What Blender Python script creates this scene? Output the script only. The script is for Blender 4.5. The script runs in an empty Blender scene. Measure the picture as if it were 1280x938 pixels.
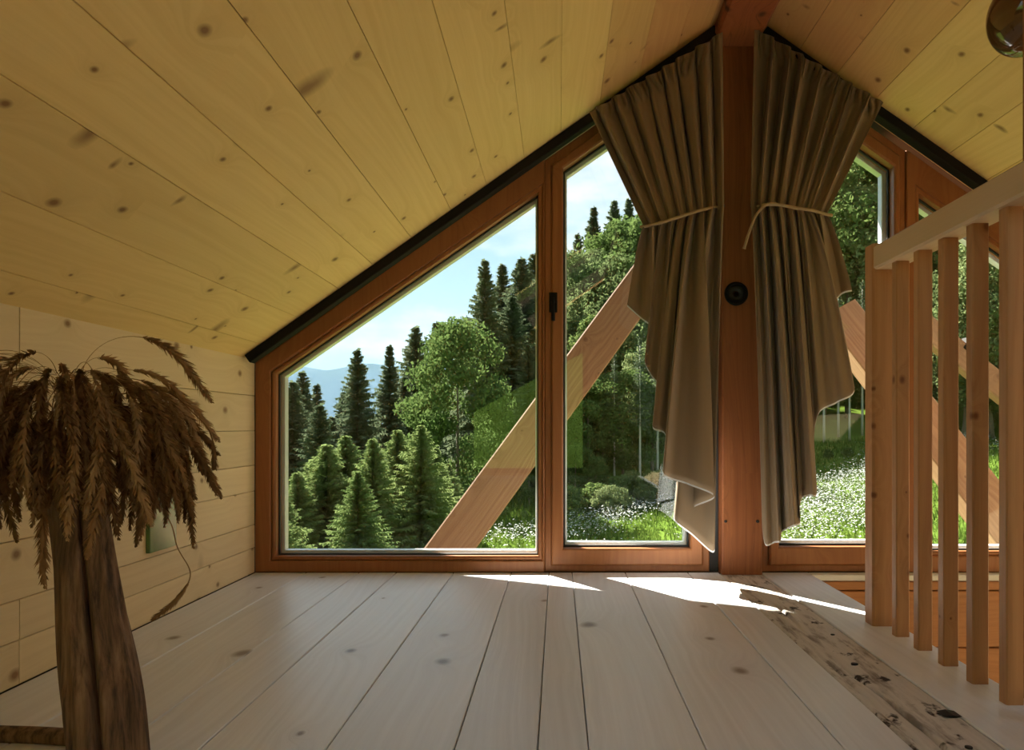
import bpy, math, random
import numpy as np
from mathutils import Vector, Matrix

random.seed(7)
S = bpy.context.scene
COL = S.collection

# ---------------------------------------------------------------- camera
F, CX, CY, CAMZ = 900.0, 698.0, 535.0, 0.603       # focal length and principal point in 1280x938 pixels
cam = bpy.data.cameras.new('camera')
cam.sensor_width = 36.0
cam.lens = 36.0 * F / 1280.0
cam.shift_x = (640.0 - CX) / 1280.0
cam.shift_y = (CY - 469.0) / 1280.0
cam.clip_start, cam.clip_end = 0.02, 4000
cam_ob = bpy.data.objects.new('camera', cam)
cam_ob.location = (0, 0, CAMZ)
cam_ob.rotation_euler = (math.pi / 2, 0, 0)
COL.objects.link(cam_ob)
S.camera = cam_ob

def P(px, py, Y):                                   # photo pixel at a known depth -> world
    return Vector(((px - CX) * Y / F, Y, CAMZ + (CY - py) * Y / F))

# ---------------------------------------------------------------- sky, sun, exposure
SKY_STRENGTH, SUN_STRENGTH, EXPOSURE = 0.30, 9.0, 2.2
W = bpy.data.worlds.new('sky'); S.world = W
W.use_nodes = True
wn, wl = W.node_tree.nodes, W.node_tree.links
wn.clear()
wo = wn.new('ShaderNodeOutputWorld'); wb = wn.new('ShaderNodeBackground')
tc = wn.new('ShaderNodeTexCoord'); mp = wn.new('ShaderNodeMapping')
mp.inputs['Scale'].default_value = (1.6, 1.6, 4.6)
mp.inputs['Location'].default_value = (0.35, 0.1, 0.55)
nz = wn.new('ShaderNodeTexNoise')
nz.inputs['Scale'].default_value = 2.3; nz.inputs['Detail'].default_value = 9; nz.inputs['Roughness'].default_value = 0.58
cr = wn.new('ShaderNodeValToRGB')
cr.color_ramp.elements[0].position = 0.45; cr.color_ramp.elements[0].color = (0.40, 0.585, 0.74, 1)
cr.color_ramp.elements[1].position = 0.61; cr.color_ramp.elements[1].color = (0.80, 0.83, 0.86, 1)
wl.new(tc.outputs['Generated'], mp.inputs[0]); wl.new(mp.outputs[0], nz.inputs['Vector'])
wl.new(nz.outputs['Fac'], cr.inputs[0]); wl.new(cr.outputs[0], wb.inputs['Color'])
wb.inputs['Strength'].default_value = SKY_STRENGTH
wl.new(wb.outputs[0], wo.inputs['Surface'])

SUN_DIR = Vector((-0.765, 1.08, 1.0))              # towards the sun: outside, ahead and to the left
sun = bpy.data.lights.new('sun', 'SUN'); sun.energy = SUN_STRENGTH; sun.angle = 0.012
sun.color = (1.0, 0.93, 0.82)
sun_ob = bpy.data.objects.new('sun', sun); COL.objects.link(sun_ob)
sun_ob.location = (-20, 40, 30)
sun_ob.rotation_euler = (-SUN_DIR).to_track_quat('-Z', 'Y').to_euler()

vs = S.view_settings
vs.view_transform = 'Standard'; vs.look = 'None'; vs.gamma = 1.0; vs.use_curve_mapping = False
vs.exposure = EXPOSURE
S.cycles.max_bounces = 10; S.cycles.diffuse_bounces = 6
S.cycles.transparent_max_bounces = 24
S.cycles.use_denoising = True
S.cycles.sample_clamp_indirect = 6.0

# ---------------------------------------------------------------- helpers
def tag(o, label=None, cat=None, group=None, kind=None):
    if label: o['label'] = label
    if cat: o['category'] = cat
    if group: o['group'] = group
    if kind: o['kind'] = kind
    return o

def link(name, data, parent=None, loc=None, rot=None):
    o = bpy.data.objects.new(name, data); COL.objects.link(o)
    if parent is not None: o.parent = parent
    if loc is not None: o.location = loc
    if rot is not None: o.rotation_euler = rot
    return o

def empty(name, loc=(0, 0, 0), rot=None):
    o = link(name, None, None, loc, rot); o.empty_display_size = 0.1
    return o

def mesh(name, verts, faces, mat=None, smooth=False):
    m = bpy.data.meshes.new(name)
    m.from_pydata([tuple(v) for v in verts], [], [tuple(f) for f in faces])
    if mat: m.materials.append(mat)
    if smooth: m.polygons.foreach_set('use_smooth', [True] * len(m.polygons))
    m.update()
    return m

def np_mesh(name, verts, nper, mat, smooth=False):
    """verts (N*nper,3): N separate faces of nper corners"""
    verts = np.asarray(verts, dtype=np.float32).reshape(-1, 3)
    n = len(verts) // nper
    m = bpy.data.meshes.new(name)
    m.vertices.add(len(verts)); m.vertices.foreach_set('co', verts.ravel())
    m.loops.add(n * nper); m.loops.foreach_set('vertex_index', np.arange(n * nper, dtype=np.int32))
    m.polygons.add(n); m.polygons.foreach_set('loop_start', np.arange(0, n * nper, nper, dtype=np.int32))
    m.materials.append(mat); m.update(calc_edges=True); m.validate()
    return m

def fix_normals(m):
    import bmesh
    bm = bmesh.new(); bm.from_mesh(m); bmesh.ops.recalc_face_normals(bm, faces=bm.faces); bm.to_mesh(m); bm.free()
    return m

def bar_mesh(name, sx, sy, sz, mat, axis='Y', c=0.003):
    """box centred on its origin, the four edges along `axis` chamfered"""
    if axis == 'Y': a, b, L = sx / 2, sz / 2, sy / 2
    elif axis == 'Z': a, b, L = sx / 2, sy / 2, sz / 2
    else: a, b, L = sy / 2, sz / 2, sx / 2
    c = min(c, a * 0.8, b * 0.8)
    sec = [(-a + c, -b), (a - c, -b), (a, -b + c), (a, b - c), (a - c, b), (-a + c, b), (-a, b - c), (-a, -b + c)]
    vs_, fs = [], []
    for l in (-L, L):
        for p, q in sec:
            vs_.append((p, l, q) if axis == 'Y' else (p, q, l) if axis == 'Z' else (l, p, q))
    for i in range(8):
        j = (i + 1) % 8
        fs.append((i, j, 8 + j, 8 + i))
    fs.append(tuple(range(7, -1, -1))); fs.append(tuple(range(8, 16)))
    return fix_normals(mesh(name, vs_, fs, mat))

def bar(name, x0, x1, y0, y1, z0, z1, mat, parent=None, axis='Y', c=0.003):
    m = bar_mesh(name, x1 - x0, y1 - y0, z1 - z0, mat, axis, c)
    return link(name, m, parent, ((x0 + x1) / 2, (y0 + y1) / 2, (z0 + z1) / 2))

def prism(name, poly, y0, y1, mat, parent=None):
    """polygon in (x,z) extruded along y"""
    n = len(poly)
    v = [(p[0], y0, p[1]) for p in poly] + [(p[0], y1, p[1]) for p in poly]
    f = [(i, (i + 1) % n, n + (i + 1) % n, n + i) for i in range(n)] + [tuple(range(n - 1, -1, -1)), tuple(range(n, 2 * n))]
    return link(name, fix_normals(mesh(name, v, f, mat)), parent)

def ring(name, outer, inner, y0, y1, mat, parent=None, c=0.004):
    """frame between two polygons with the same corner count, front arris softened"""
    n = len(outer)
    def shrink(poly, k):
        cx = sum(p[0] for p in poly) / n; cz = sum(p[1] for p in poly) / n
        return [(p[0] + (k if p[0] < cx else -k), p[1] + (k if p[1] < cz else -k)) for p in poly]
    loops = [(outer, y1), (outer, y0 + c), (shrink(outer, c), y0), (shrink(inner, -c), y0), (inner, y0 + c), (inner, y1)]
    v = [(p[0], y, p[1]) for poly, y in loops for p in poly]
    f = []
    for k in range(6):
        a, b = k * n, ((k + 1) % 6) * n
        for i in range(n):
            j = (i + 1) % n
            f.append((a + i, a + j, b + j, b + i))
    return link(name, fix_normals(mesh(name, v, f, mat)), parent)

def tube_mesh(name, pts, rad, mat, seg=8, smooth=True, caps=True):
    pts = [Vector(p) for p in pts]; n = len(pts)
    rads = rad if isinstance(rad, (list, tuple)) else [rad] * n
    v, f = [], []
    up = Vector((0.3, 0.2, 1)).normalized()
    for i, p in enumerate(pts):
        t = (pts[min(i + 1, n - 1)] - pts[max(i - 1, 0)]).normalized()
        a = t.cross(up)
        if a.length < 1e-4: a = t.cross(Vector((1, 0, 0)))
        a.normalize(); b = a.cross(t).normalized()
        for k in range(seg):
            an = 2 * math.pi * k / seg
            v.append(p + (a * math.cos(an) + b * math.sin(an)) * rads[i])
    for i in range(n - 1):
        for k in range(seg):
            j = (k + 1) % seg
            f.append((i * seg + k, i * seg + j, (i + 1) * seg + j, (i + 1) * seg + k))
    if caps:
        f.append(tuple(range(seg - 1, -1, -1))); f.append(tuple(range((n - 1) * seg, n * seg)))
    return fix_normals(mesh(name, v, f, mat, smooth))

def lathe_mesh(name, prof, mat, seg=24, axis='Z', smooth=True):
    v, f = [], []
    for r, h in prof:
        for k in range(seg):
            a = 2 * math.pi * k / seg
            p = (r * math.cos(a), r * math.sin(a), h)
            v.append(p if axis == 'Z' else (p[0], h, p[1]))
    for i in range(len(prof) - 1):
        for k in range(seg):
            j = (k + 1) % seg
            f.append((i * seg + k, i * seg + j, (i + 1) * seg + j, (i + 1) * seg + k))
    f.append(tuple(range(seg - 1, -1, -1))); f.append(tuple(range((len(prof) - 1) * seg, len(prof) * seg)))
    return fix_normals(mesh(name, v, f, mat, smooth))

def spline(pts, m):
    """Catmull-Rom through pts, m samples per span"""
    pts = [Vector(p) for p in pts]; out = []
    for i in range(len(pts) - 1):
        p0 = pts[max(i - 1, 0)]; p1 = pts[i]; p2 = pts[i + 1]; p3 = pts[min(i + 2, len(pts) - 1)]
        for k in range(m):
            t = k / m
            out.append(0.5 * ((2 * p1) + (p2 - p0) * t + (2 * p0 - 5 * p1 + 4 * p2 - p3) * t * t + (3 * p1 - p0 - 3 * p2 + p3) * t ** 3))
    out.append(pts[-1])
    return out

# ---------------------------------------------------------------- materials
class NT:
    def __init__(self, name):
        self.m = bpy.data.materials.new(name); self.m.use_nodes = True
        self.n, self.l = self.m.node_tree.nodes, self.m.node_tree.links
        self.n.clear(); self.out = self.n.new('ShaderNodeOutputMaterial')
    def add(self, t, **kw):
        o = self.n.new('ShaderNode' + t)
        for k, v in kw.items():
            if k in o.bl_rna.properties and k not in o.inputs: setattr(o, k, v)
            else: self.put(o, k, v)
        return o
    def put(self, o, k, v):
        s = o.inputs[k]
        if hasattr(v, 'is_linked') or hasattr(v, 'links'): self.l.new(v, s)
        else: s.default_value = v
    def math(self, op, a, b=0.0, c=0.0, clamp=False):
        o = self.n.new('ShaderNodeMath'); o.operation = op; o.use_clamp = clamp
        for i, v in enumerate((a, b, c)):
            if hasattr(v, 'links'): self.l.new(v, o.inputs[i])
            else: o.inputs[i].default_value = v
        return o.outputs[0]
    def vmath(self, op, a, b):
        o = self.n.new('ShaderNodeVectorMath'); o.operation = op
        for i, v in enumerate((a, b)):
            if hasattr(v, 'links'): self.l.new(v, o.inputs[i])
            else: o.inputs[i].default_value = v
        return o.outputs[0]
    def mix(self, fac, a, b, mode='MIX'):
        o = self.n.new('ShaderNodeMix'); o.data_type = 'RGBA'; o.blend_type = mode
        for i, v in ((0, fac), (6, a), (7, b)):
            if hasattr(v, 'links'): self.l.new(v, o.inputs[i])
            else: o.inputs[i].default_value = v if i == 0 else (*v[:3], 1)
        return o.outputs[2]
    def ramp(self, fac, stops):
        o = self.n.new('ShaderNodeValToRGB'); e = o.color_ramp.elements
        while len(e) < len(stops): e.new(0.5)
        for q, (p, c) in zip(e, stops):
            q.position = p; q.color = (*c, 1) if len(c) == 3 else c
        self.l.new(fac, o.inputs[0]); return o.outputs[0]
    def finish(self, shader):
        self.l.new(shader, self.out.inputs['Surface']); return self.m

def plain(name, col, rough=0.6, metal=0.0, spec=0.5, noise=0.0, scale=30):
    t = NT(name)
    b = t.add('BsdfPrincipled'); b.inputs['Roughness'].default_value = rough
    b.inputs['Metallic'].default_value = metal; b.inputs['Specular IOR Level'].default_value = spec
    if noise:
        c = t.add('TexCoord'); n = t.add('TexNoise', Scale=scale, Detail=5.0); t.l.new(c.outputs['Object'], n.inputs['Vector'])
        t.l.new(t.mix(n.outputs['Fac'], [x * (1 - noise) for x in col], [min(1, x * (1 + noise)) for x in col]), b.inputs['Base Color'])
    else:
        b.inputs['Base Color'].default_value = (*col, 1)
    return t.finish(b.outputs[0])

def wood(name, light, dark, knot, axis='Y', rough=0.55, grain=1.0, knots=1.0, dashes=0.0, tint=0.10, spec=0.3, kscale=1.0, cracks=0.0):
    """boards: local X across, local `axis` along the grain"""
    t = NT(name)
    tc_, oi = t.add('TexCoord'), t.add('ObjectInfo')
    off = t.vmath('MULTIPLY', t.add('CombineXYZ', X=oi.outputs['Random'], Y=oi.outputs['Random'], Z=oi.outputs['Random']).outputs[0], (37.3, 91.7, 13.1))
    if axis == 'Z':
        sp = t.add('SeparateXYZ'); t.l.new(tc_.outputs['Object'], sp.inputs[0])
        base = t.add('CombineXYZ', X=t.math('ADD', sp.outputs[0], sp.outputs[1]), Y=sp.outputs[2], Z=t.math('SUBTRACT', sp.outputs[1], sp.outputs[0])).outputs[0]
    elif axis == 'X':
        sp = t.add('SeparateXYZ'); t.l.new(tc_.outputs['Object'], sp.inputs[0])
        base = t.add('CombineXYZ', X=sp.outputs[2], Y=sp.outputs[0], Z=sp.outputs[1]).outputs[0]
    else:
        base = tc_.outputs['Object']
    vec = t.vmath('ADD', base, off)
    # knots
    kv = t.vmath('MULTIPLY', vec, (5.5 * kscale, 4.2 * kscale, 0.0))
    warp = t.add('TexNoise', Scale=7.0, Detail=2.0); t.l.new(vec, warp.inputs['Vector'])
    kv = t.vmath('ADD', kv, t.vmath('MULTIPLY', warp.outputs['Color'], (0.10, 0.10, 0)))
    vo = t.add('TexVoronoi', voronoi_dimensions='2D', Scale=1.0); t.l.new(kv, vo.inputs['Vector'])
    sep = t.add('SeparateColor'); t.l.new(vo.outputs['Color'], sep.inputs[0])
    keep = t.math('LESS_THAN', sep.outputs[0], 0.62)
    rad = t.math('MULTIPLY_ADD', sep.outputs[1], 0.055, 0.018)
    kd = t.math('DIVIDE', vo.outputs['Distance'], rad)
    kmask = t.math('MULTIPLY', t.math('SUBTRACT', 1.45, kd, clamp=True), t.math('MULTIPLY', keep, knots), clamp=True)
    halo = t.math('MULTIPLY', t.math('POWER', 2.718, t.math('MULTIPLY', kd, -0.38)), keep)
    # grain lines bending round the knots
    gsep = t.add('SeparateXYZ'); t.l.new(vec, gsep.inputs[0])
    slow = t.add('TexNoise', Scale=1.0, Detail=2.0); t.l.new(t.vmath('MULTIPLY', vec, (1.6, 0.5, 1.6)), slow.inputs['Vector'])
    gx = t.math('ADD', gsep.outputs[0], t.math('MULTIPLY', slow.outputs['Fac'], 0.22))
    gx = t.math('ADD', gx, t.math('MULTIPLY', halo, 0.10))
    lines = t.add('TexNoise', noise_dimensions='2D', Scale=1.0, Detail=3.0)
    t.l.new(t.add('CombineXYZ', X=t.math('MULTIPLY', gx, 62.0), Y=t.math('MULTIPLY', gsep.outputs[1], 0.8), Z=0.0).outputs[0], lines.inputs['Vector'])
    fine = t.add('TexNoise', Scale=1.0, Detail=3.0); t.l.new(t.vmath('MULTIPLY', vec, (190, 7, 190)), fine.inputs['Vector'])
    g = t.math('ADD', t.math('MULTIPLY', lines.outputs['Fac'], 0.75), t.math('MULTIPLY', fine.outputs['Fac'], 0.25))
    gm = t.ramp(g, [(0.36, (0, 0, 0)), (0.66, (1, 1, 1))])
    col = t.mix(t.math('MULTIPLY', gm, 0.75 * grain, clamp=True), light, dark)
    col = t.mix(t.math('MULTIPLY', halo, 0.35 * knots, clamp=True), col, [a * 0.6 + b * 0.4 for a, b in zip(dark, knot)])
    # board-to-board tone
    col = t.mix(1.0, col, t.ramp(oi.outputs['Random'], [(0.0, (1 - tint,) * 3), (1.0, (1, 1, 1))]), 'MULTIPLY')
    if dashes:
        dv = t.vmath('ADD', t.vmath('MULTIPLY', vec, (2.3, 4.6, 0)), (3.7, 9.1, 0))
        dv = t.vmath('ADD', dv, t.vmath('MULTIPLY', warp.outputs['Color'], (0.25, 0.2, 0)))
        dvo = t.add('TexVoronoi', voronoi_dimensions='2D', Scale=1.0); t.l.new(dv, dvo.inputs['Vector'])
        ds = t.add('SeparateColor'); t.l.new(dvo.outputs['Color'], ds.inputs[0])
        dm = t.math('MULTIPLY', t.math('SUBTRACT', 1.2, t.math('DIVIDE', dvo.outputs['Distance'], t.math('MULTIPLY_ADD', ds.outputs[1], 0.12, 0.03)), clamp=True),
                    t.math('LESS_THAN', ds.outputs[0], 0.46))
        col = t.mix(t.math('MULTIPLY', dm, dashes, clamp=True), col, knot)
    col = t.mix(t.math('MULTIPLY', kmask, 0.92), col, knot)
    rel = t.math('SUBTRACT', 1.0, t.math('MULTIPLY', gm, 0.5))
    if cracks:
        cn = t.add('TexNoise', noise_dimensions='2D', Scale=1.0, Detail=4.0)
        t.l.new(t.add('CombineXYZ', X=t.math('MULTIPLY', gx, 16.0), Y=t.math('MULTIPLY', gsep.outputs[1], 1.3), Z=0.0).outputs[0], cn.inputs['Vector'])
        cm = t.math('MULTIPLY', t.math('GREATER_THAN', t.math('SUBTRACT', 0.012, t.math('ABSOLUTE', t.math('SUBTRACT', cn.outputs['Fac'], 0.5))), 0.0), cracks)
        col = t.mix(cm, col, [k * 0.35 for k in knot])
        rel = t.math('SUBTRACT', rel, cm)
    b = t.add('BsdfPrincipled', Roughness=rough); b.inputs['Specular IOR Level'].default_value = spec
    t.l.new(col, b.inputs['Base Color'])
    bu = t.add('Bump', Strength=0.25, Distance=0.002); t.l.new(rel, bu.inputs['Height'])
    t.l.new(bu.outputs[0], b.inputs['Normal'])
    return t.finish(b.outputs[0])

M = {}
M['floor'] = wood('soaped_floor_wood', (0.84, 0.845, 0.89), (0.72, 0.715, 0.75), (0.22, 0.17, 0.15), rough=0.36, grain=0.8, tint=0.14, kscale=0.62, spec=0.4)
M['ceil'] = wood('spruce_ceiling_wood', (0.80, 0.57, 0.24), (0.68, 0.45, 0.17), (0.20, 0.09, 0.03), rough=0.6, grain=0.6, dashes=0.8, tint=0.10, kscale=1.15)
M['ceil_bounce'] = wood('bounce_tinted_ceiling_wood', (0.66, 0.38, 0.16), (0.55, 0.28, 0.11), (0.18, 0.07, 0.03), rough=0.6, grain=0.6, dashes=0.6, tint=0.10, kscale=1.15)  # reddish bounce light near the ridge painted into the board colour
M['ceil_half_bounce'] = wood('half_bounce_ceiling_wood', (0.74, 0.48, 0.20), (0.62, 0.36, 0.14), (0.19, 0.08, 0.03), rough=0.6, grain=0.6, dashes=0.6, tint=0.10, kscale=1.15)  # weaker step of the same painted reddish bounce
M['wall'] = wood('spruce_wall_wood', (0.78, 0.62, 0.38), (0.66, 0.49, 0.28), (0.24, 0.13, 0.06), rough=0.6, grain=0.5, dashes=0.3, tint=0.08)
M['frame'] = wood('larch_window_wood', (0.35, 0.140, 0.052), (0.28, 0.102, 0.038), (0.16, 0.05, 0.02), axis='Z', rough=0.4, knots=0.0, tint=0.05)
M['frame_x'] = wood('larch_wood_level', (0.50, 0.22, 0.08), (0.40, 0.16, 0.055), (0.16, 0.05, 0.02), axis='X', rough=0.45, knots=0.3, tint=0.08)
M['post'] = wood('old_post_wood', (0.30, 0.105, 0.036), (0.20, 0.062, 0.022), (0.06, 0.02, 0.012), axis='Z', rough=0.5, knots=0.7, grain=0.9, cracks=0.12, kscale=0.8)
M['ridge'] = wood('old_ridge_wood', (0.36, 0.115, 0.045), (0.26, 0.078, 0.03), (0.07, 0.025, 0.012), axis='Y', rough=0.5, grain=0.9, cracks=0.3)
M['rail'] = wood('larch_railing_wood', (0.54, 0.29, 0.135), (0.43, 0.205, 0.09), (0.17, 0.06, 0.025), axis='Z', rough=0.5, tint=0.14, kscale=1.3)
M['handrail'] = wood('larch_handrail_wood', (0.66, 0.48, 0.31), (0.57, 0.40, 0.24), (0.2, 0.08, 0.03), axis='Y', rough=0.5, knots=0.3)
M['brace'] = wood('weathered_brace_wood', (0.46, 0.26, 0.14), (0.32, 0.16, 0.085), (0.12, 0.05, 0.03), axis='Z', rough=0.7, grain=1.2, knots=0.6)
def driftwood():
    t = NT('driftwood')
    c = t.add('TexCoord'); w = t.add('TexNoise', Scale=3.0, Detail=2.0); t.l.new(c.outputs['Object'], w.inputs['Vector'])
    v = t.vmath('ADD', c.outputs['Object'], t.vmath('MULTIPLY', w.outputs['Color'], (0.05, 0.05, 0)))
    n = t.add('TexNoise', Scale=1.0, Detail=6.0, Roughness=0.65); t.l.new(t.vmath('MULTIPLY', v, (75, 75, 5)), n.inputs['Vector'])
    n2 = t.add('TexNoise', Scale=1.0, Detail=4.0); t.l.new(t.vmath('MULTIPLY', v, (14, 14, 4)), n2.inputs['Vector'])
    col = t.ramp(n.outputs['Fac'], [(0.36, (0.045, 0.024, 0.013)), (0.50, (0.17, 0.095, 0.05)), (0.68, (0.29, 0.18, 0.105))])
    col = t.mix(t.ramp(n2.outputs['Fac'], [(0.45, (0, 0, 0)), (0.7, (0.6, 0.6, 0.6))]), col, (0.10, 0.055, 0.03))
    b = t.add('BsdfPrincipled', Roughness=0.8); t.l.new(col, b.inputs['Base Color'])
    bu = t.add('Bump', Strength=0.8, Distance=0.004); t.l.new(n.outputs['Fac'], bu.inputs['Height']); t.l.new(bu.outputs[0], b.inputs['Normal'])
    return t.finish(b.outputs[0])
M['log'] = driftwood()
M['black'] = plain('black_metal', (0.010, 0.009, 0.008), 0.75, spec=0.15)
M['gasket'] = plain('black_rubber', (0.02, 0.02, 0.02), 0.7)
M['alu'] = plain('light_aluminium', (0.72, 0.74, 0.77), 0.4, 0.3)
M['plaster'] = plain('white_plaster', (0.8, 0.78, 0.74), 0.8, noise=0.04)
M['rope'] = plain('natural_rope', (0.36, 0.27, 0.16), 0.9, noise=0.25, scale=220)
M['iron'] = plain('dark_iron', (0.03, 0.028, 0.027), 0.5, 0.6)
M['roof'] = plain('roof_sheathing', (0.07, 0.042, 0.026), 0.8, noise=0.2, scale=8)

def glass_mat():
    t = NT('window_glass')
    tr = t.add('BsdfTransparent', Color=(0.95, 0.97, 0.96, 1)); gl = t.add('BsdfGlossy', Roughness=0.0)
    gl.inputs['Color'].default_value = (1, 1, 1, 1)
    ge = t.add('NewGeometry')
    dt = t.n.new('ShaderNodeVectorMath'); dt.operation = 'DOT_PRODUCT'
    t.l.new(ge.outputs['Incoming'], dt.inputs[0]); t.l.new(ge.outputs['Normal'], dt.inputs[1])
    f = t.math('MULTIPLY_ADD', t.math('POWER', t.math('SUBTRACT', 1.0, t.math('ABSOLUTE', dt.outputs['Value']), clamp=True), 5.0), 0.95, 0.026, clamp=True)
    mx = t.add('MixShader'); t.l.new(f, mx.inputs[0]); t.l.new(tr.outputs[0], mx.inputs[1]); t.l.new(gl.outputs[0], mx.inputs[2])
    return t.finish(mx.outputs[0])
M['glass'] = glass_mat()

def fabric(name, a, b, trans):
    t = NT(name)
    c = t.add('TexCoord'); n = t.add('TexNoise', Scale=900.0, Detail=2.0); t.l.new(c.outputs['Object'], n.inputs['Vector'])
    n2 = t.add('TexNoise', Scale=9.0, Detail=3.0); t.l.new(c.outputs['Object'], n2.inputs['Vector'])
    col = t.mix(t.math('MULTIPLY_ADD', n.outputs['Fac'], 0.7, t.math('MULTIPLY', n2.outputs['Fac'], 0.3)), a, b)
    p = t.add('BsdfPrincipled', Roughness=0.95); p.inputs['Specular IOR Level'].default_value = 0.1
    p.inputs['Sheen Weight'].default_value = 0.15
    t.l.new(col, p.inputs['Base Color'])
    bu = t.add('Bump', Strength=0.3, Distance=0.001); t.l.new(n.outputs['Fac'], bu.inputs['Height']); t.l.new(bu.outputs[0], p.inputs['Normal'])
    tl = t.add('BsdfTranslucent'); t.l.new(col, tl.inputs['Color'])
    mx = t.add('MixShader'); mx.inputs[0].default_value = trans
    t.l.new(p.outputs[0], mx.inputs[1]); t.l.new(tl.outputs[0], mx.inputs[2])
    return t.finish(mx.outputs[0])
M['curtain'] = fabric('taupe_linen', (0.20, 0.14, 0.085), (0.31, 0.23, 0.15), 0.05)
M['lining'] = fabric('white_lining', (0.70, 0.71, 0.74), (0.8, 0.8, 0.82), 0.12)

def leaf_mat(name, a, b, trans=0.35):
    t = NT(name)
    c = t.add('TexCoord'); n = t.add('TexNoise', Scale=0.9, Detail=4.0); t.l.new(c.outputs['Object'], n.inputs['Vector'])
    oi = t.add('ObjectInfo')
    f = t.math('ADD', t.math('MULTIPLY', n.outputs['Fac'], 0.8), t.math('MULTIPLY', oi.outputs['Random'], 0.3), clamp=True)
    col = t.ramp(f, [(0.25, a), (0.8, b)])
    d = t.add('BsdfDiffuse'); t.l.new(col, d.inputs['Color'])
    tl = t.add('BsdfTranslucent'); t.l.new(col, tl.inputs['Color'])
    mx = t.add('MixShader'); mx.inputs[0].default_value = trans
    t.l.new(d.outputs[0], mx.inputs[1]); t.l.new(tl.outputs[0], mx.inputs[2])
    return t.finish(mx.outputs[0])
M['needle_dark'] = leaf_mat('dark_spruce_needles', (0.066, 0.094, 0.054), (0.145, 0.17, 0.10))
M['needle_light'] = leaf_mat('young_spruce_needles', (0.10, 0.15, 0.05), (0.24, 0.29, 0.11))
M['leaf'] = leaf_mat('broad_leaves', (0.055, 0.095, 0.028), (0.13, 0.175, 0.055))
M['leaf_pale'] = leaf_mat('pale_broad_leaves', (0.075, 0.11, 0.04), (0.19, 0.225, 0.10))
M['bark'] = plain('spruce_bark', (0.13, 0.095, 0.07), 0.9, noise=0.35, scale=6)
M['bark_pale'] = plain('pale_bark', (0.34, 0.32, 0.29), 0.9, noise=0.3, scale=4)

# ---------------------------------------------------------------- room dimensions
XL, XR, YB, YF = -1.265, 2.715, -3.0, 3.0           # left wall, right wall, back wall, window plane
RX, RZ, SL = 0.725, 2.285, 0.703                    # ridge and roof slope
LOW = -2.4                                          # floor of the storey below
def Zc(x): return RZ - SL * abs(x - RX)
ANG = math.atan(SL)

# ---------------------------------------------------------------- floor
floor = tag(empty('floor'), 'pale soaped wide-plank loft floor', 'floor', kind='structure')
joints = [XL, -1.05, -0.83, -0.675, -0.437, -0.196, -0.039, 0.057, 0.278, 0.539, 0.668]
for i in range(len(joints) - 1):
    a, b = joints[i], joints[i + 1]
    bar('floor_board', a + 0.0012, b - 0.0012, YB, YF - 0.002, -0.028, random.uniform(-0.0008, 0.0), M['floor'], floor, c=0.0022)
bar('floor_board', 0.842, 1.04, YB, 2.998, -0.028, 0.0, M['floor'], floor, c=0.003)
slab = bar('subfloor', XL, 1.036, YB, YF, -0.22, -0.030, M['roof'], floor)

def hewn_mat():
    t = NT('hewn_tie_beam_wood')
    c = t.add('TexCoord'); v = c.outputs['Object']
    sp = t.add('SeparateXYZ'); t.l.new(v, sp.inputs[0])
    n1 = t.add('TexNoise', Scale=1.0, Detail=5.0, Roughness=0.65); t.l.new(t.vmath('MULTIPLY', v, (26, 4.5, 1)), n1.inputs['Vector'])
    n2 = t.add('TexNoise', Scale=1.0, Detail=4.0, Roughness=0.7); t.l.new(t.vmath('MULTIPLY', v, (13, 9, 1)), n2.inputs['Vector'])
    n3 = t.add('TexNoise', Scale=1.0, Detail=3.0); t.l.new(t.vmath('MULTIPLY', v, (120, 5, 1)), n3.inputs['Vector'])
    base = t.mix(n3.outputs['Fac'], (0.54, 0.49, 0.45), (0.74, 0.69, 0.65))
    base = t.mix(t.ramp(n1.outputs['Fac'], [(0.50, (0, 0, 0)), (0.64, (0.8, 0.8, 0.8))]), base, (0.20, 0.15, 0.12))
    base = t.mix(t.ramp(n2.outputs['Fac'], [(0.585, (0, 0, 0)), (0.65, (1, 1, 1))]), base, (0.055, 0.038, 0.03))
    b = t.add('BsdfPrincipled', Roughness=0.7); b.inputs['Specular IOR Level'].default_value = 0.2
    t.l.new(base, b.inputs['Base Color'])
    bu = t.add('Bump', Strength=0.7, Distance=0.004); t.l.new(n1.outputs['Fac'], bu.inputs['Height']); t.l.new(bu.outputs[0], b.inputs['Normal'])
    return t.finish(b.outputs[0])
M['hewn'] = hewn_mat()
# old tie beam lying flush in the floor: adzed top, long drying cracks
nx, ny = 44, 260
bx0, bx1, by0, by1 = 0.670, 0.840, YB, 2.995
rng = np.random.default_rng(3)
dips = [(rng.uniform(bx0, bx1), rng.uniform(0.6, by1), rng.uniform(0.008, 0.03), rng.uniform(0.02, 0.07), rng.uniform(0.001, 0.004)) for _ in range(90)]
v, f = [], []
for j in range(ny + 1):
    y = by0 + (by1 - by0) * j / ny
    for i in range(nx + 1):
        x = bx0 + (bx1 - bx0) * i / nx
        z = -0.001
        for dx, dy, rx, ry, d in dips:
            q = ((x - dx) / rx) ** 2 + ((y - dy) / ry) ** 2
            if q < 4: z -= d * math.exp(-q)
        crack = 0.742 + 0.018 * math.sin(y * 2.3 + 0.6) + 0.006 * math.sin(y * 9)
        if 0.5 < y < 2.45: z -= 0.024 * math.exp(-((x - crack) / 0.0042) ** 2) * (0.55 + 0.45 * math.sin(y * 5 + 1))
        crack2 = 0.70 + 0.01 * math.sin(y * 3.1)
        if 1.2 < y < 2.3: z -= 0.006 * math.exp(-((x - crack2) / 0.004) ** 2)
        if i in (0, nx): z -= 0.004
        v.append((x - 0.755, y, z))
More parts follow.
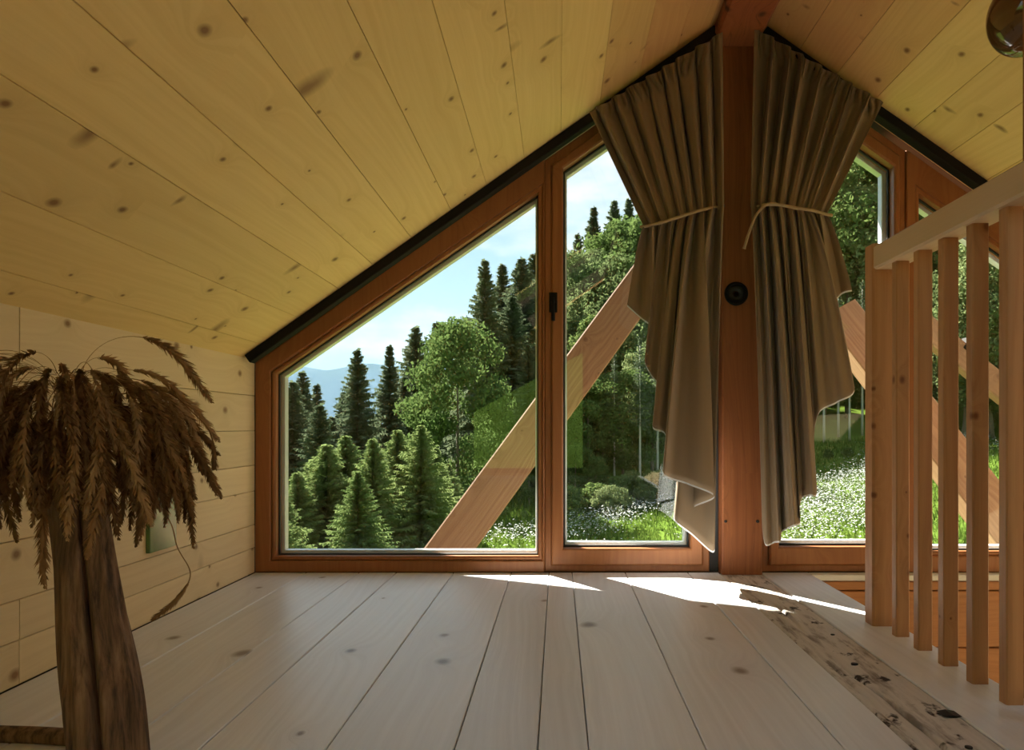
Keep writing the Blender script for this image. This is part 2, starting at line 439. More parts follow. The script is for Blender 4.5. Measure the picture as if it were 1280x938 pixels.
for j in range(ny):
    for i in range(nx):
        a = j * (nx + 1) + i
        f.append((a, a + 1, a + nx + 2, a + nx + 1))
k0 = len(v)
v += [(bx0 - 0.755, by0, -0.2), (bx1 - 0.755, by0, -0.2), (bx1 - 0.755, by1, -0.2), (bx0 - 0.755, by1, -0.2)]
f += [(k0, k0 + 3, k0 + 2, k0 + 1), (0, nx, k0 + 1, k0), (ny * (nx + 1) + nx, ny * (nx + 1), k0 + 3, k0 + 2)]
tie = link('tie_beam', mesh('tie_beam', v, f, M['hewn'], True), floor, (0.755, 0, 0)); tie['label'] = 'rough hewn grey beam set flush in the floor boards'
pl = prism('iron_plate', [(-0.019, 0), (0.0, -0.004), (0.019, 0), (0.0, 0.003)], -0.016, 0.016, M['iron'], floor)
pl.location = (0.822, 1.515, 0.001); pl['label'] = 'dark iron plate'
for (x, y, r) in ((0.757, 1.84, 0.009), (0.80, 2.10, 0.006), (0.775, 1.36, 0.007)):
    link('peg_hole', lathe_mesh('peg_hole', [(r, -0.004), (r, 0.0006), (r * 0.5, 0.0012)], M['iron'], 10), floor, (x, y, 0))

# ---------------------------------------------------------------- walls
wl_ = tag(empty('wall_left'), 'low knee wall of pale horizontal spruce boards', 'wall', kind='structure')
zj = [0.0, 0.105, 0.20, 0.34, 0.447, 0.59, 0.736, 0.905]
for i in range(len(zj) - 1):
    cuts = [YB, YF - 0.002]
    if i in (0, 1, 6): cuts = [YB, 1.69, YF - 0.002]
    if i == 3: cuts = [YB, 0.4, YF - 0.002]
    for a, b in zip(cuts, cuts[1:]):
        m = bar_mesh('wall_board', zj[i + 1] - zj[i] - 0.0016, b - a - 0.002, 0.02, M['wall'], 'Y', 0.0016)
        link('wall_board', m, wl_, (XL - 0.01 + random.uniform(-0.0006, 0.0006), (a + b) / 2, (zj[i] + zj[i + 1]) / 2), (0, math.pi / 2, 0))
bar('wall_core', XL - 0.2, XL - 0.021, YB - 0.2, 3.1, LOW, 0.95, M['roof'], wl_)

wr = tag(empty('wall_right'), 'right side wall of spruce boards beyond the stairwell', 'wall', kind='structure')
bar('wall_core', XR, XR + 0.2, YB - 0.2, 3.1, LOW, 0.95, M['wall'], wr)

# window wall below the sill on the stairwell side, its top a lit ledge
wf = tag(empty('wall_front'), 'orange-stained board wall under the windows', 'wall', kind='structure')
bar('sill_board', 1.041, XR, 2.945, 3.0, -0.024, 0.0, M['plaster'], wf, 'X', 0.003)
zz = [-0.026, -0.066, -0.30, -0.54, -0.78, -1.02, -1.26, -1.50, -1.74, -1.98, -2.22, LOW]
for a, b in zip(zz, zz[1:]):
    bar('wall_board', XL, XR, 2.953, 2.985, b + 0.0025, a - 0.0025, M['frame_x'], wf, 'X', 0.003)
bar('wall_core', XL - 0.2, XR + 0.2, 2.986, 3.12, LOW, -0.002, M['roof'], wf, 'X')

# back gable with one trapezoid window (its reflection shows in the front glass)
wb_ = tag(empty('wall_back'), 'board gable wall at the rear of the loft', 'wall', kind='structure')
bw = [(-1.14, 0.03), (0.37, 0.03), (0.37, 1.66), (-1.14, 0.83)]
for poly in ([(XL, LOW), (XR, LOW), (XR, 0.03), (XL, 0.03)], [(XL, 0.03), (-1.14, 0.03), (-1.14, Zc(-1.14)), (XL, Zc(XL))],
             [(-1.14, 0.83), (0.37, 1.66), (0.37, Zc(0.37)), (-1.14, Zc(-1.14))],
             [(0.37, 0.03), (XR, 0.03), (XR, Zc(XR)), (RX, RZ), (0.37, Zc(0.37))]):
    prism('wall_panel', poly, YB - 0.12, YB, M['wall'], wb_)
w5 = tag(empty('window_5'), 'trapezoid rear window', 'window', kind='structure')
bwi = [(-1.08, 0.09), (0.31, 0.09), (0.31, 1.56), (-1.08, 0.80)]
ring('window_frame', bw, bwi, YB - 0.1, YB + 0.01, M['frame'], w5)
prism('pane', bwi, YB - 0.06, YB - 0.055, M['glass'], w5)

# storey below
lf = tag(bar('floor_lower', XL, XR, YB, 2.95, LOW - 0.1, LOW, M['floor']), 'plank floor of the storey below', 'floor', kind='structure')

# ---------------------------------------------------------------- ceiling boards, ridge beam, roof
ceil = tag(empty('ceiling'), 'sloping knotty spruce board ceiling', 'ceiling', kind='structure')
jl = [XL - 0.02, -1.19, -1.04, -0.877, -0.74, -0.587, -0.43, -0.287, -0.136, 0.01, 0.165, 0.32, 0.47, 0.60, RX]
jr = [RX, 0.83, 0.965, 1.11, 1.259, 1.416, 1.56, 1.71, 1.86, 2.01, 2.16, 2.31, 2.46, 2.61, XR + 0.02]
FILL_L, FILL_R, FILL_Y = (-0.43, 0.47), (1.416, 2.46), (-1.2, 0.95)  # openings of the added roof lights, cut to let in fill light
def slope_pos(x, off):                              # off: distance above the ceiling plane, square to it
    s = -1 if x < RX else 1
    return x + s * math.sin(ANG) * off, Zc(x) + math.cos(ANG) * off
for side, js, sk in ((-1, jl, FILL_L), (1, jr, FILL_R)):
    for a, b in zip(js, js[1:]):
        xm = (a + b) / 2; w = (b - a) / math.cos(ANG)
        runs = [(YB, 2.985)]
        if sk[0] - 0.001 <= a and b <= sk[1] + 0.001: runs = [(YB, FILL_Y[0]), (FILL_Y[1], 2.985)]
        for y0, y1 in runs:
            m = bar_mesh('ceiling_board', w - 0.0012, y1 - y0, 0.02, M['ceil_bounce' if abs(xm - RX) < 0.36 else 'ceil_half_bounce' if abs(xm - RX) < 0.52 else 'ceil'], 'Y', 0.0012)
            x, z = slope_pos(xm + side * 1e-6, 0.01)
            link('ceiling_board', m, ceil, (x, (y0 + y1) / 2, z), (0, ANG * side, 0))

def slope_slab(name, side, x0, x1, y0, y1, o0, o1, mat, parent):
    pts = []
    for x, o in ((x0, o0), (x1, o0), (x1, o1), (x0, o1)):
        zc = RZ - SL * (RX - x if side < 0 else x - RX)
        pts.append((x, zc + o / math.cos(ANG)))
    return prism(name, pts, y0, y1, mat, parent)
roof = tag(empty('trim_1'), 'thick insulated roof with a deep gable overhang', 'roof', kind='structure')
for side, sk in ((-1, FILL_L), (1, FILL_R)):
    e = -1.75 if side < 0 else 3.2
    lo, hi = min(e, RX), max(e, RX)
    for y0, y1, cut in ((YB - 0.1, FILL_Y[0], False), (FILL_Y[0], FILL_Y[1], True), (FILL_Y[1], 3.1, False)):
        spans = [(lo, sk[0]), (sk[1], hi)] if cut else [(lo, hi)]
        for a, b in spans: slope_slab('roof_slab', side, a, b, y0, y1, 0.022, 0.23, M['roof'], roof)
    for y0, y1, cut in ((YB - 0.6, FILL_Y[0], False), (FILL_Y[0], FILL_Y[1], True), (FILL_Y[1], 4.2 if side < 0 else 3.55, False)):
        spans = [(lo, sk[0]), (sk[1], hi)] if cut else [(lo, hi)]
        for a, b in spans: slope_slab('roof_slab', side, a, b, y0, y1, 0.232, 0.31, M['roof'], roof)
    fill_window = tag(empty('window_%d' % (6 if side < 0 else 7)), 'added roof light behind the viewer to brighten the loft', 'window', kind='structure')  # invented opening, put in only to brighten the room
    slope_slab('pane', side, sk[0], sk[1], FILL_Y[0], FILL_Y[1], 0.20, 0.206, M['glass'], fill_window)
    for a, b in ((sk[0], sk[0] + 0.05), (sk[1] - 0.05, sk[1])):
        slope_slab('window_frame', side, a, b, FILL_Y[0], FILL_Y[1], 0.19, 0.235, M['black'], fill_window)
    for a, b in ((FILL_Y[0], FILL_Y[0] + 0.05), (FILL_Y[1] - 0.05, FILL_Y[1])):
        slope_slab('window_frame', side, sk[0] + 0.05, sk[1] - 0.05, a, b, 0.19, 0.235, M['black'], fill_window)

rb = bar('ridge_beam', 0.625, 0.815, YB, 2.99, 2.166, 2.33, M['ridge'], None, 'Y', 0.012)
tag(rb, 'reddish-brown ridge beam running along the ceiling peak above the post', 'beam')

# ---------------------------------------------------------------- windows
def sub(poly, l, r, b, t):                          # inset of a quad (bl, br, tr, tl)
    (x0, z0), (x1, _), (_, zr), (_, zl) = poly
    k = (zr - zl) / (x1 - x0)
    return [(x0 + l, z0 + b), (x1 - r, z0 + b), (x1 - r, zl + k * (x1 - r - x0) - t), (x0 + l, zl + k * l - t)]

def window(n, label, outer, glass, sash):
    w = tag(empty('window_%d' % n), label, 'window', kind='structure')
    def off(poly, d):
        return sub(poly, d, d, d, d * 1.22)
    if sash:
        mid = sub(outer, 0.030, 0.030, 0.030, 0.045)
        ring('window_frame', outer, mid, YF + 0.012, YF + 0.09, M['frame'], w)
        sh = ring('sash', mid, off(glass, -0.006), YF - 0.006, YF + 0.075, M['frame'], w, 0.006)
    else:
        mid = off(glass, -0.022)
        ring('window_frame', outer, mid, YF, YF + 0.09, M['frame'], w, 0.004)
        ring('glazing_bead', mid, off(glass, -0.004), YF + 0.008, YF + 0.075, M['frame'], w, 0.005)
    ring('gasket', off(glass, -0.005), off(glass, 0.002), YF + 0.040, YF + 0.052, M['gasket'], w, 0.001)
    ring('cladding', off(glass, -0.03), off(glass, 0.010), YF + 0.078, YF + 0.115, M['alu'], w, 0.002)
    prism('pane', off(glass, -0.004), YF + 0.053, YF + 0.061, M['glass'], w)
    return w

g1 = [(-1.178, 0.070), (-0.088, 0.070), (-0.088, 1.580), (-1.178, 0.826)]
w1 = window(1, 'large fixed trapezoid window under the left roof slope', [(XL, 0.0), (-0.058, 0.0), (-0.058, Zc(-0.058) - 0.012), (XL, Zc(XL) - 0.012)], g1, False)
g2 = [(0.026, 0.105), (0.545, 0.105), (0.545, 2.045), (0.026, 1.681)]
w2 = window(2, 'opening window sash between the mullion and the post', [(-0.058, 0.0), (0.632, 0.0), (0.632, Zc(0.632) - 0.012), (-0.058, Zc(-0.058) - 0.012)], g2, True)
g3 = [(0.925, 0.112), (1.392, 0.112), (1.392, 1.690), (0.925, 2.018)]
w3 = window(3, 'tall window right of the post behind the curtain', [(0.85, 0.0), (1.452, 0.0), (1.452, Zc(1.452) - 0.012), (0.85, Zc(0.85) - 0.012)], g3, True)
g4 = [(1.512, 0.090), (2.62, 0.090), (2.62, 0.80), (1.512, 1.575)]
w4 = window(4, 'fixed trapezoid window behind the stair railing', [(1.452, 0.0), (XR, 0.0), (XR, Zc(XR) - 0.012), (1.452, Zc(1.452) - 0.012)], g4, False)
bar('gap_filler', 0.632, 0.672, YF + 0.02, YF + 0.1, 0.0, 2.2, M['gasket'], w2, 'Z')
bar('post_backing', 0.672, 0.85, YF + 0.002, YF + 0.1, 0.0, 2.2, M['frame'], w3, 'Z')
# handle on the sash
hd = link('handle', lathe_mesh('handle', [(0.0, 0), (0.001, 0)], M['black'], 6), w2)
bpy.data.objects.remove(hd)
hx, hz = P(691.5, 378, YF - 0.01).x, P(691.5, 378, YF - 0.01).z
hb = bar('handle', hx - 0.017, hx + 0.017, YF - 0.018, YF - 0.006, hz - 0.042, hz + 0.04, M['black'], w2, 'Z', 0.005)
hb['label'] = 'black window handle'
lv = bar('lever', -0.0075, 0.0075, -0.052, -0.036, -0.082, 0.012, M['black'], hb, 'Z', 0.004)
nk = bar('lever_neck', -0.009, 0.009, -0.040, -0.004, -0.006, 0.012, M['black'], hb, 'Y', 0.004)

# ---------------------------------------------------------------- post with socket
post = empty('timber_post', (0.754, 2.95, 0))
tag(post, 'square reddish-brown old timber post standing between the two curtains', 'post')
link('shaft', bar_mesh('shaft', 0.166, 0.048 + 0.05, 2.166, M['post'], 'Z', 0.006), post, (0, 0.049, 1.083))
sk_p = P(920, 367.5, 2.95)
so = link('wall_socket', lathe_mesh('wall_socket', [(0.046, 0.004), (0.049, -0.004), (0.047, -0.010), (0.040, -0.012), (0.037, -0.006), (0.034, 0.004)], M['black'], 32, 'Y'), post, (sk_p.x - 0.754, 0, sk_p.z))
so['label'] = 'round black socket on the post'
link('socket_face', lathe_mesh('socket_face', [(0.036, 0.006), (0.035, -0.005), (0.018, -0.006), (0.012, 0.0)], M['gasket'], 24, 'Y'), so)
for px in (903.5, 940):
    q = P(px, 258, 2.95)
    link('eyelet', lathe_mesh('eyelet', [(0.007, 0.004), (0.008, -0.006), (0.005, -0.012), (0.003, -0.016)], M['iron'], 10, 'Y'), post, (q.x - 0.754, 0, q.z))
for px, py, r in ((907, 652, .006), (947, 652, .007), (949, 470, .004)):
    q = P(px, py, 2.95)
    link('nail_head', lathe_mesh('nail_head', [(r, 0.003), (r, -0.002), (r * .6, -0.003)], M['iron'], 10, 'Y'), post, (q.x - 0.754, 0, q.z))

# ---------------------------------------------------------------- curtain rails and curtains
def rail_obj(side, x0, x1, label):
    xm = (x0 + x1) / 2; L = abs(x1 - x0) / math.cos(ANG)
    x, z = slope_pos(xm, -0.0195)
    o = link('curtain_rail', bar_mesh('curtain_rail', L, 0.05, 0.036, M['black'], 'X', 0.003), None, (x, 2.895, z), (0, ANG * side, 0))
    tag(o, label, 'curtain rail')
rail_obj(-1, XL + 0.012, 0.62, 'black curtain rail along the left roof slope above the large window')
rail_obj(1, 0.835, XR - 0.012, 'black curtain rail along the right roof slope beyond the stair railing')

CB = 2.835
def cr1(vals, t):
    """Catmull-Rom at t in [0,1] over rows of vals"""
    n = len(vals); s = t * (n - 1); i = min(int(s), n - 2); k = s - i
    p0, p1, p2, p3 = vals[max(i - 1, 0)], vals[i], vals[i + 1], vals[min(i + 2, n - 1)]
    return 0.5 * (2 * p1 + (p2 - p0) * k + (2 * p0 - 5 * p1 + 4 * p2 - p3) * k * k + (3 * p1 - p0 - 3 * p2 + p3) * k ** 3)

def curtain(top_a, top_b, tie_a, tie_b, hem, seed, label, side, upbulge):
    """hem rows run from the inner edge to the outer: (px, py, depth in m towards the viewer)"""
    r = random.Random(seed)
    hem = [np.array(h, float) for h in hem]
    NU, NV1, NV2, NH = 380, 38, 44, 6
    npl = 8
    ph = [r.uniform(-0.4, 0.4) for _ in range(40)]
    V = np.zeros((NV1 + NV2 + 1, NU + 1, 3))
    for iu in range(NU + 1):
        u = iu / NU
        uu = u + 0.010 * math.sin(2 * math.pi * (2.3 * u + ph[0])) + 0.008 * math.sin(2 * math.pi * (5.1 * u + ph[1]))
        h = cr1(hem, u)
        tx, ty = top_a[0] + (top_b[0] - top_a[0]) * u, top_a[1] + (top_b[1] - top_a[1]) * u
        mx, my = tie_a[0] + (tie_b[0] - tie_a[0]) * uu, tie_a[1] + (tie_b[1] - tie_a[1]) * u
        pl = 2 * math.pi * npl * uu
        w_top = math.sin(pl + ph[2]) * (0.75 + 0.25 * math.sin(7 * u + ph[3])) + 0.25 * math.sin(2.1 * pl + ph[4])
        edge = min(1.0, u / 0.09, (1 - u) / 0.05)   # flat selvedge strips
        for iv in range(NV1 + 1):
            s = iv / NV1
            e = s * s * (3 - 2 * s)
            x = tx + (mx - tx) * (s if upbulge == 0 else s ** (1.0 + upbulge * u))
            y = ty + (my - ty) * s
            amp = (0.030 + 0.028 * math.sin(math.pi * min(1, s * 1.2))) * (1 - 0.25 * e)
            d = amp * w_top * (0.35 + 0.65 * edge)
            xo = 3.0 * math.cos(pl + ph[2]) * (1 - e) * edge
            if s < 0.13:                             # gathered heading tape
                q = 1 - s / 0.13
                d += edge * 0.021 * math.sin(2 * math.pi * 30 * u + ph[5] + 3 * math.sin(9 * u + 20 * s)) * min(1, q * 3) * min(1, s * 40 + .5)
                d *= 1 - 0.35 * q
            if 0.13 <= s < 0.17: d -= 0.006 * edge
            d += 0.03 * e                            # the bundle is thicker at the tie
            V[iv, iu] = (x + xo, y, d)
        for iv in range(1, NV2 + 1):
            s = iv / NV2
            a = s ** 0.75
            x = mx + (h[0] - mx) * a
            y = my + (h[1] - my) * s
            w = math.sin(min(1, s * 1.4) * math.pi / 2)
            d = (0.042 * w_top + 0.035) * (1 - w) + (h[2] + (0.036 * w_top + 0.010 * math.sin(2.7 * pl + ph[6])) * (1 - s * .4) * edge) * w
            V[NV1 + iv, iu] = (x, y, d)
    nr = V.shape[0]
    def build(name, mat, off, trim):
        vv = []
        for j in range(nr):
            for i in range(NU + 1):
                x, y, d = V[j, i]
                vv.append(P(x, y + (2.2 * (j - NV1) / NV2 if off and j > NV1 else 0), CB - d + off))
        ff = []
        for j in range(nr - 1 - trim):
            for i in range(NU):
                a = j * (NU + 1) + i
                ff.append((a, a + 1, a + NU + 2, a + NU + 1))
        m = mesh(name, vv, ff, mat, True)
        return m
    root = empty('curtain', P((top_a[0] + top_b[0]) / 2, (top_a[1] + top_b[1]) / 2, CB))
    tag(root, label, 'curtain', 'linen curtains either side of the post')
    c = link('drape', build('drape', M['curtain'], 0.0, 0), root); c.location = -root.location
    so_ = c.modifiers.new('thickness', 'SOLIDIFY'); so_.thickness = 0.0015; so_.offset = 0
    l_ = link('lining', build('lining', M['lining'], 0.006, 0), root); l_.location = -root.location
    l_['label'] = 'white curtain lining'
    return V

hemL = [(893, 672, 0.0), (891, 689, 0.004), (866, 668, 0.012), (842, 646, 0.02), (868, 632, 0.035), (893, 619, 0.045), (860, 604, 0.075), (830, 592, 0.07),
        (833, 566, 0.045), (831, 541, 0.03), (816, 533, 0.045), (822, 508, 0.03), (827, 485, 0.015), (814, 468, 0.025), (806, 449, 0.015), (818, 430, 0.0), (822, 413, -0.01), (803, 398, 0.0), (784, 381, 0.0)]
curtain((903, 40), (737, 140), (905, 257), (806, 283), hemL, 11, 'taupe linen curtain left of the post with stepped hem, tied by a rope', -1, 0.0)
hemR = [(953, 660, 0.0), (957, 680, 0.012), (968, 677, 0.03), (976, 675, -0.01), (977, 664, 0.0), (990, 657, 0.04), (1000, 653, 0.035), (999, 640, 0.005), (1002, 622, 0.03), (1012, 618, 0.05), (1021, 615, 0.04),
        (1017, 570, 0.01), (1022, 518, 0.03), (1046, 502, 0.06), (1068, 486, 0.045), (1050, 440, 0.0), (1038, 390, -0.01), (1050, 368, 0.0), (1065, 362, 0.005)]
curtain((943, 34), (1104, 128), (937, 255), (1034, 268), hemR, 23, 'taupe linen curtain right of the post with long loose rope end', 1, 0.0)

def rope(label, pts, extra=None):
    m = tube_mesh('curtain_tie', spline(pts, 8), 0.0062, M['rope'], 8)
    o = tag(link('curtain_tie', m), label, 'rope tie', 'rope ties round the curtains')
    if extra:
        link('rope_end', tube_mesh('rope_end', spline(extra, 8), [0.0055] * (8 * (len(extra) - 1)) + [0.007], M['rope'], 8), o)
    return o
rope('thin rope tie round the left curtain, hooked to the post',
     [P(903, 258, 2.935), P(893, 259, 2.80), P(872, 264, 2.763), P(850, 271, 2.758), P(828, 278, 2.762), P(808, 283, 2.785), P(803, 283, 2.84), P(830, 276, 2.90), P(880, 262, 2.925), P(903, 258, 2.94)])
rope('rope tie round the right curtain with a dangling end',
     [P(940, 258, 2.935), P(950, 257, 2.80), P(972, 256, 2.762), P(995, 260, 2.757), P(1015, 263, 2.76), P(1033, 268, 2.785), P(1038, 269, 2.84), P(1010, 264, 2.90), P(960, 260, 2.925), P(940, 258, 2.94)],
     [P(972, 255, 2.757), P(958, 256, 2.752), P(946, 268, 2.755), P(938, 286, 2.77), P(930, 311, 2.785)])

# ---------------------------------------------------------------- railing
rl = empty('stair_railing', (0.99, 1.2, 0))
tag(rl, 'pale larch stair railing with square balusters at the edge of the loft', 'railing')
def rp(name, x0, x1, y0, y1, z0, z1, mat, axis, c):
    m = bar_mesh(name, x1 - x0, y1 - y0, z1 - z0, mat, axis, c)
    return link(name, m, rl, ((x0 + x1) / 2 - 0.99, (y0 + y1) / 2 - 1.2, (z0 + z1) / 2))
rp('newel_post', 0.954, 1.018, 2.185, 2.245, 0.0, 1.163, M['rail'], 'Z', 0.006)
rp('handrail', 0.957, 1.032, 0.2, 2.186, 1.084, 1.156, M['handrail'], 'Y', 0.006)
by = 2.073
while by > 0.3:
    rp('baluster', 0.973, 1.012, by - 0.0, by + 0.03, 0.0, 1.086, M['rail'], 'Z', 0.003)
    by -= 0.1275
tp = bar('roof_post', 1.043, 1.14, 1.53, 1.622, LOW, Zc(1.10), M['post'], None, 'Z', 0.005)
tag(tp, 'tall reddish timber post rising behind the stair railing to the ceiling', 'post')

# ---------------------------------------------------------------- pendant lamp
gp = P(1280, 20, 1.80)
pend = empty('pendant_lamp', gp)
tag(pend, 'smoky glass globe pendant lamp hanging over the stairwell', 'pendant lamp')
def smoky():
    t = NT('smoky_brown_glass')
    b = t.add('BsdfPrincipled', Roughness=0.03); b.inputs['Base Color'].default_value = (0.10, 0.055, 0.025, 1)
    b.inputs['Specular IOR Level'].default_value = 0.9; b.inputs['Coat Weight'].default_value = 1.0
    b.inputs['Coat Roughness'].default_value = 0.0
    tr = t.add('BsdfTransparent', Color=(0.45, 0.30, 0.16, 1))
    mx = t.add('MixShader'); mx.inputs[0].default_value = 0.35
    t.l.new(b.outputs[0], mx.inputs[1]); t.l.new(tr.outputs[0], mx.inputs[2])
    return t.finish(mx.outputs[0])
R0 = 0.083
prof = [(R0 * math.sin(a), -R0 * 1.16 * math.cos(a)) for a in [math.pi * k / 22 for k in range(1, 20)]] + [(0.03, R0 * 1.22), (0.024, R0 * 1.5)]
link('globe', lathe_mesh('globe', prof, smoky(), 40), pend)
link('lamp_holder', lathe_mesh('lamp_holder', [(0.027, R0 * 1.45), (0.027, R0 * 1.75), (0.012, R0 * 1.85)], M['black'], 20), pend)
ztop = Zc(gp.x) - gp.z
link('cable', tube_mesh('cable', [(0, 0, R0 * 1.8), (0, 0, max(ztop, R0 * 1.9 + 0.02))], 0.003, M['black'], 8), pend)

# ---------------------------------------------------------------- small panel on the left wall
pn = bar('wall_panel', XL, XL + 0.014, 2.206, 2.36, 0.218, 0.432, plain('green_glossy_panel', (0.085, 0.17, 0.05), 0.18, spec=0.6, noise=0.45, scale=14), None, 'Z', 0.002)
tag(pn, 'small glossy green rectangular panel fixed to the board wall', 'panel')

# ---------------------------------------------------------------- driftwood stump with dried grass
LY = 1.22
base = P(140, 535, LY); base.z = 0
stump = empty('driftwood_log', base)
tag(stump, 'upright split driftwood log on the floor by the board wall', 'log')
lower, upper = P(136, 990, LY), P(92, 612, LY)
nr_, ns_ = 46, 110
v, f = [], []
H = upper.z
for j in range(nr_ + 1):
    s = j / nr_
    z = H * s
    c = Vector((base.x + (upper.x - lower.x) * s, LY, z)) - base
    rad = 0.058 - 0.014 * s + 0.004 * math.sin(6 * s)
    split_a = -1.25 + 0.25 * s
    for k in range(ns_):
        a = -math.pi + 2 * math.pi * k / ns_
        rr = rad * (1 + 0.05 * math.sin(3 * a + 2 * s) + 0.03 * math.sin(9 * a + 7 * s) + 0.02 * math.sin(17 * a - 5 * s))
        rr *= 1 - 0.55 * math.exp(-((a - split_a) / 0.075) ** 2) * min(1, 1.6 * (1.0 - 0.4 * s))
        v.append((c.x + rr * math.cos(a), rr * math.sin(a), z))
for j in range(nr_):
    for k in range(ns_):
        q = (k + 1) % ns_
        f.append((j * ns_ + k, j * ns_ + q, (j + 1) * ns_ + q, (j + 1) * ns_ + k))
f.append(tuple(range(ns_ - 1, -1, -1))); f.append(tuple(range(nr_ * ns_, (nr_ + 1) * ns_)))
link('trunk', mesh('trunk', v, f, M['log'], True), stump)
ft = tube_mesh('floor_tube', spline([(0.02, 0.05, 0.016), (-0.10, 0.13, 0.014), (-0.22, 0.16, 0.012), (-0.36, 0.17, 0.012)], 5), [0.016] * 15 + [0.010], M['log'], 10)  # low curved tube running left along the floor, in the log's colour
link('floor_tube', ft, stump)

def spike_mesh(name, seed, L, stem):
    """a curved grass stalk ending in a bristly seed head; starts at the origin, leans to +X and droops"""
    r = np.random.default_rng(seed)
    pts = []
    p = np.zeros(3); ang = r.uniform(0.35, 1.05)
    n = 30; tot = stem + L; bend = ang + r.uniform(1.15, 1.5)
    for i in range(n + 1):
        pts.append(p.copy())
        t = i / n
        a = ang - bend * min(1.0, 1.25 * t ** 0.8)
        p = p + np.array([math.cos(a), 0.04 * math.sin(5 * t + seed), math.sin(a)]) * tot / n
    pts = np.array(pts)
    tris = []
    def ribbon(a, b, w, ax):
        o = ax * w
        tris.extend([a - o, a + o, b + o, a - o, b + o, b - o])
    for i in range(n):
        ribbon(pts[i], pts[i + 1], 0.0009, np.array([0, 1, 0])); ribbon(pts[i], pts[i + 1], 0.0009, np.array([0.5, 0, 0.5]))
    k0 = stem / tot
    for q in range(300):
        t = k0 + (1 - k0) * r.uniform(0, 1)
        s = t * n; i = min(int(s), n - 1)
        c = pts[i] + (pts[i + 1] - pts[i]) * (s - i)
        d = pts[i + 1] - pts[i]; d /= np.linalg.norm(d)
        side = np.cross(d, r.normal(size=3)); side /= np.linalg.norm(side) + 1e-9
        body = math.sin(math.pi * min(1, (t - k0) / (1 - k0) * 0.9 + 0.08)) ** 0.6
        ln = r.uniform(0.014, 0.030) * body
        tip = c + d * ln * 0.9 + side * ln * 0.55
        w = np.cross(side, d) * 0.0022
        mid = c + (tip - c) * 0.45
        tris.extend([c, mid + w, tip, c, tip, mid - w])
    return np_mesh(name, np.array(tris), 3, M['grass_dry'])

def grass_dry():
    t = NT('dried_grass')
    oi = t.add('ObjectInfo'); c = t.add('TexCoord'); n = t.add('TexNoise', Scale=60.0, Detail=3.0); t.l.new(c.outputs['Object'], n.inputs['Vector'])
    f_ = t.math('ADD', t.math('MULTIPLY', oi.outputs['Random'], 0.55), t.math('MULTIPLY', n.outputs['Fac'], 0.45))
    col = t.ramp(f_, [(0.2, (0.17, 0.09, 0.04)), (0.55, (0.36, 0.21, 0.095)), (0.9, (0.58, 0.40, 0.20))])
    d = t.add('BsdfDiffuse'); tl = t.add('BsdfTranslucent'); t.l.new(col, d.inputs[0]); t.l.new(col, tl.inputs[0])
    mx = t.add('MixShader'); mx.inputs[0].default_value = 0.25; t.l.new(d.outputs[0], mx.inputs[1]); t.l.new(tl.outputs[0], mx.inputs[2])
    return t.finish(mx.outputs[0])
M['grass_dry'] = grass_dry()
bt = Vector((upper.x - 0.012, LY, H))
bunch = empty('dried_grass_bunch', bt)
tag(bunch, 'drooping bunch of dried brown grass seed heads on top of the log', 'dried grass')
variants = [spike_mesh('grass_stalk', 40 + k, 0.15 + 0.014 * (k % 4), 0.05 + 0.016 * k) for k in range(9)]
rr_ = random.Random(5)
for i in range(270):
    k = rr_.randrange(9)
    az = rr_.uniform(0, 2 * math.pi)
    o = link('grass_stalk', variants[k], bunch, (0.03 * math.cos(az), 0.03 * math.sin(az), rr_.uniform(0.05, 0.20)))
    o.rotation_euler = (rr_.uniform(-0.25, 0.25), rr_.uniform(-0.25, 0.45), az)
    s = rr_.uniform(0.66, 0.98); o.scale = (s, s, s)
# two stray stalks arching out towards the wall
def stray(pts, hd0):
    pts = spline(pts, 10); n = len(pts); r = np.random.default_rng(9)
    tris = []
    for i in range(n - 1):
        a, b = np.array(pts[i]), np.array(pts[i + 1])
        for ax in (np.array([0, 0.0, 0.0011]), np.array([0.0011, 0, 0])):
            tris.extend([a - ax, a + ax, b + ax, a - ax, b + ax, b - ax])
    for q in range(260):
        t = hd0 + (1 - hd0) * r.uniform(0, 1); s = t * (n - 1); i = min(int(s), n - 2)
        a, b = np.array(pts[i]), np.array(pts[i + 1]); c = a + (b - a) * (s - i); d = (b - a) / np.linalg.norm(b - a)
        side = np.cross(d, r.normal(size=3)); side /= np.linalg.norm(side)
        ln = r.uniform(0.010, 0.02) * math.sin(math.pi * min(1, (t - hd0) / (1 - hd0) * 0.9 + 0.06)) ** 0.6
        tip = c + d * ln + side * ln * 0.42; w = np.cross(side, d) * 0.0016; mid = c + (tip - c) * 0.4
        tris.extend([c, mid + w, tip, c, tip, mid - w])
    return np_mesh('grass_stalk', np.array(tris), 3, M['grass_dry'])
L0 = P(150, 520, LY)
o = link('grass_stalk', stray([v_ - bt for v_ in (P(120, 500, LY), P(200, 488, LY + .02), P(245, 520, LY + .05), P(264, 545, LY + .06), P(268, 584, LY + .06))], 0.78), bunch)
o = link('grass_stalk', stray([v_ - bt for v_ in (P(130, 560, LY), P(205, 640, LY + .02), P(222, 685, LY + .03), P(238, 718, LY + .04), P(222, 748, LY + .04), P(192, 774, LY + .04))], 0.66), bunch)

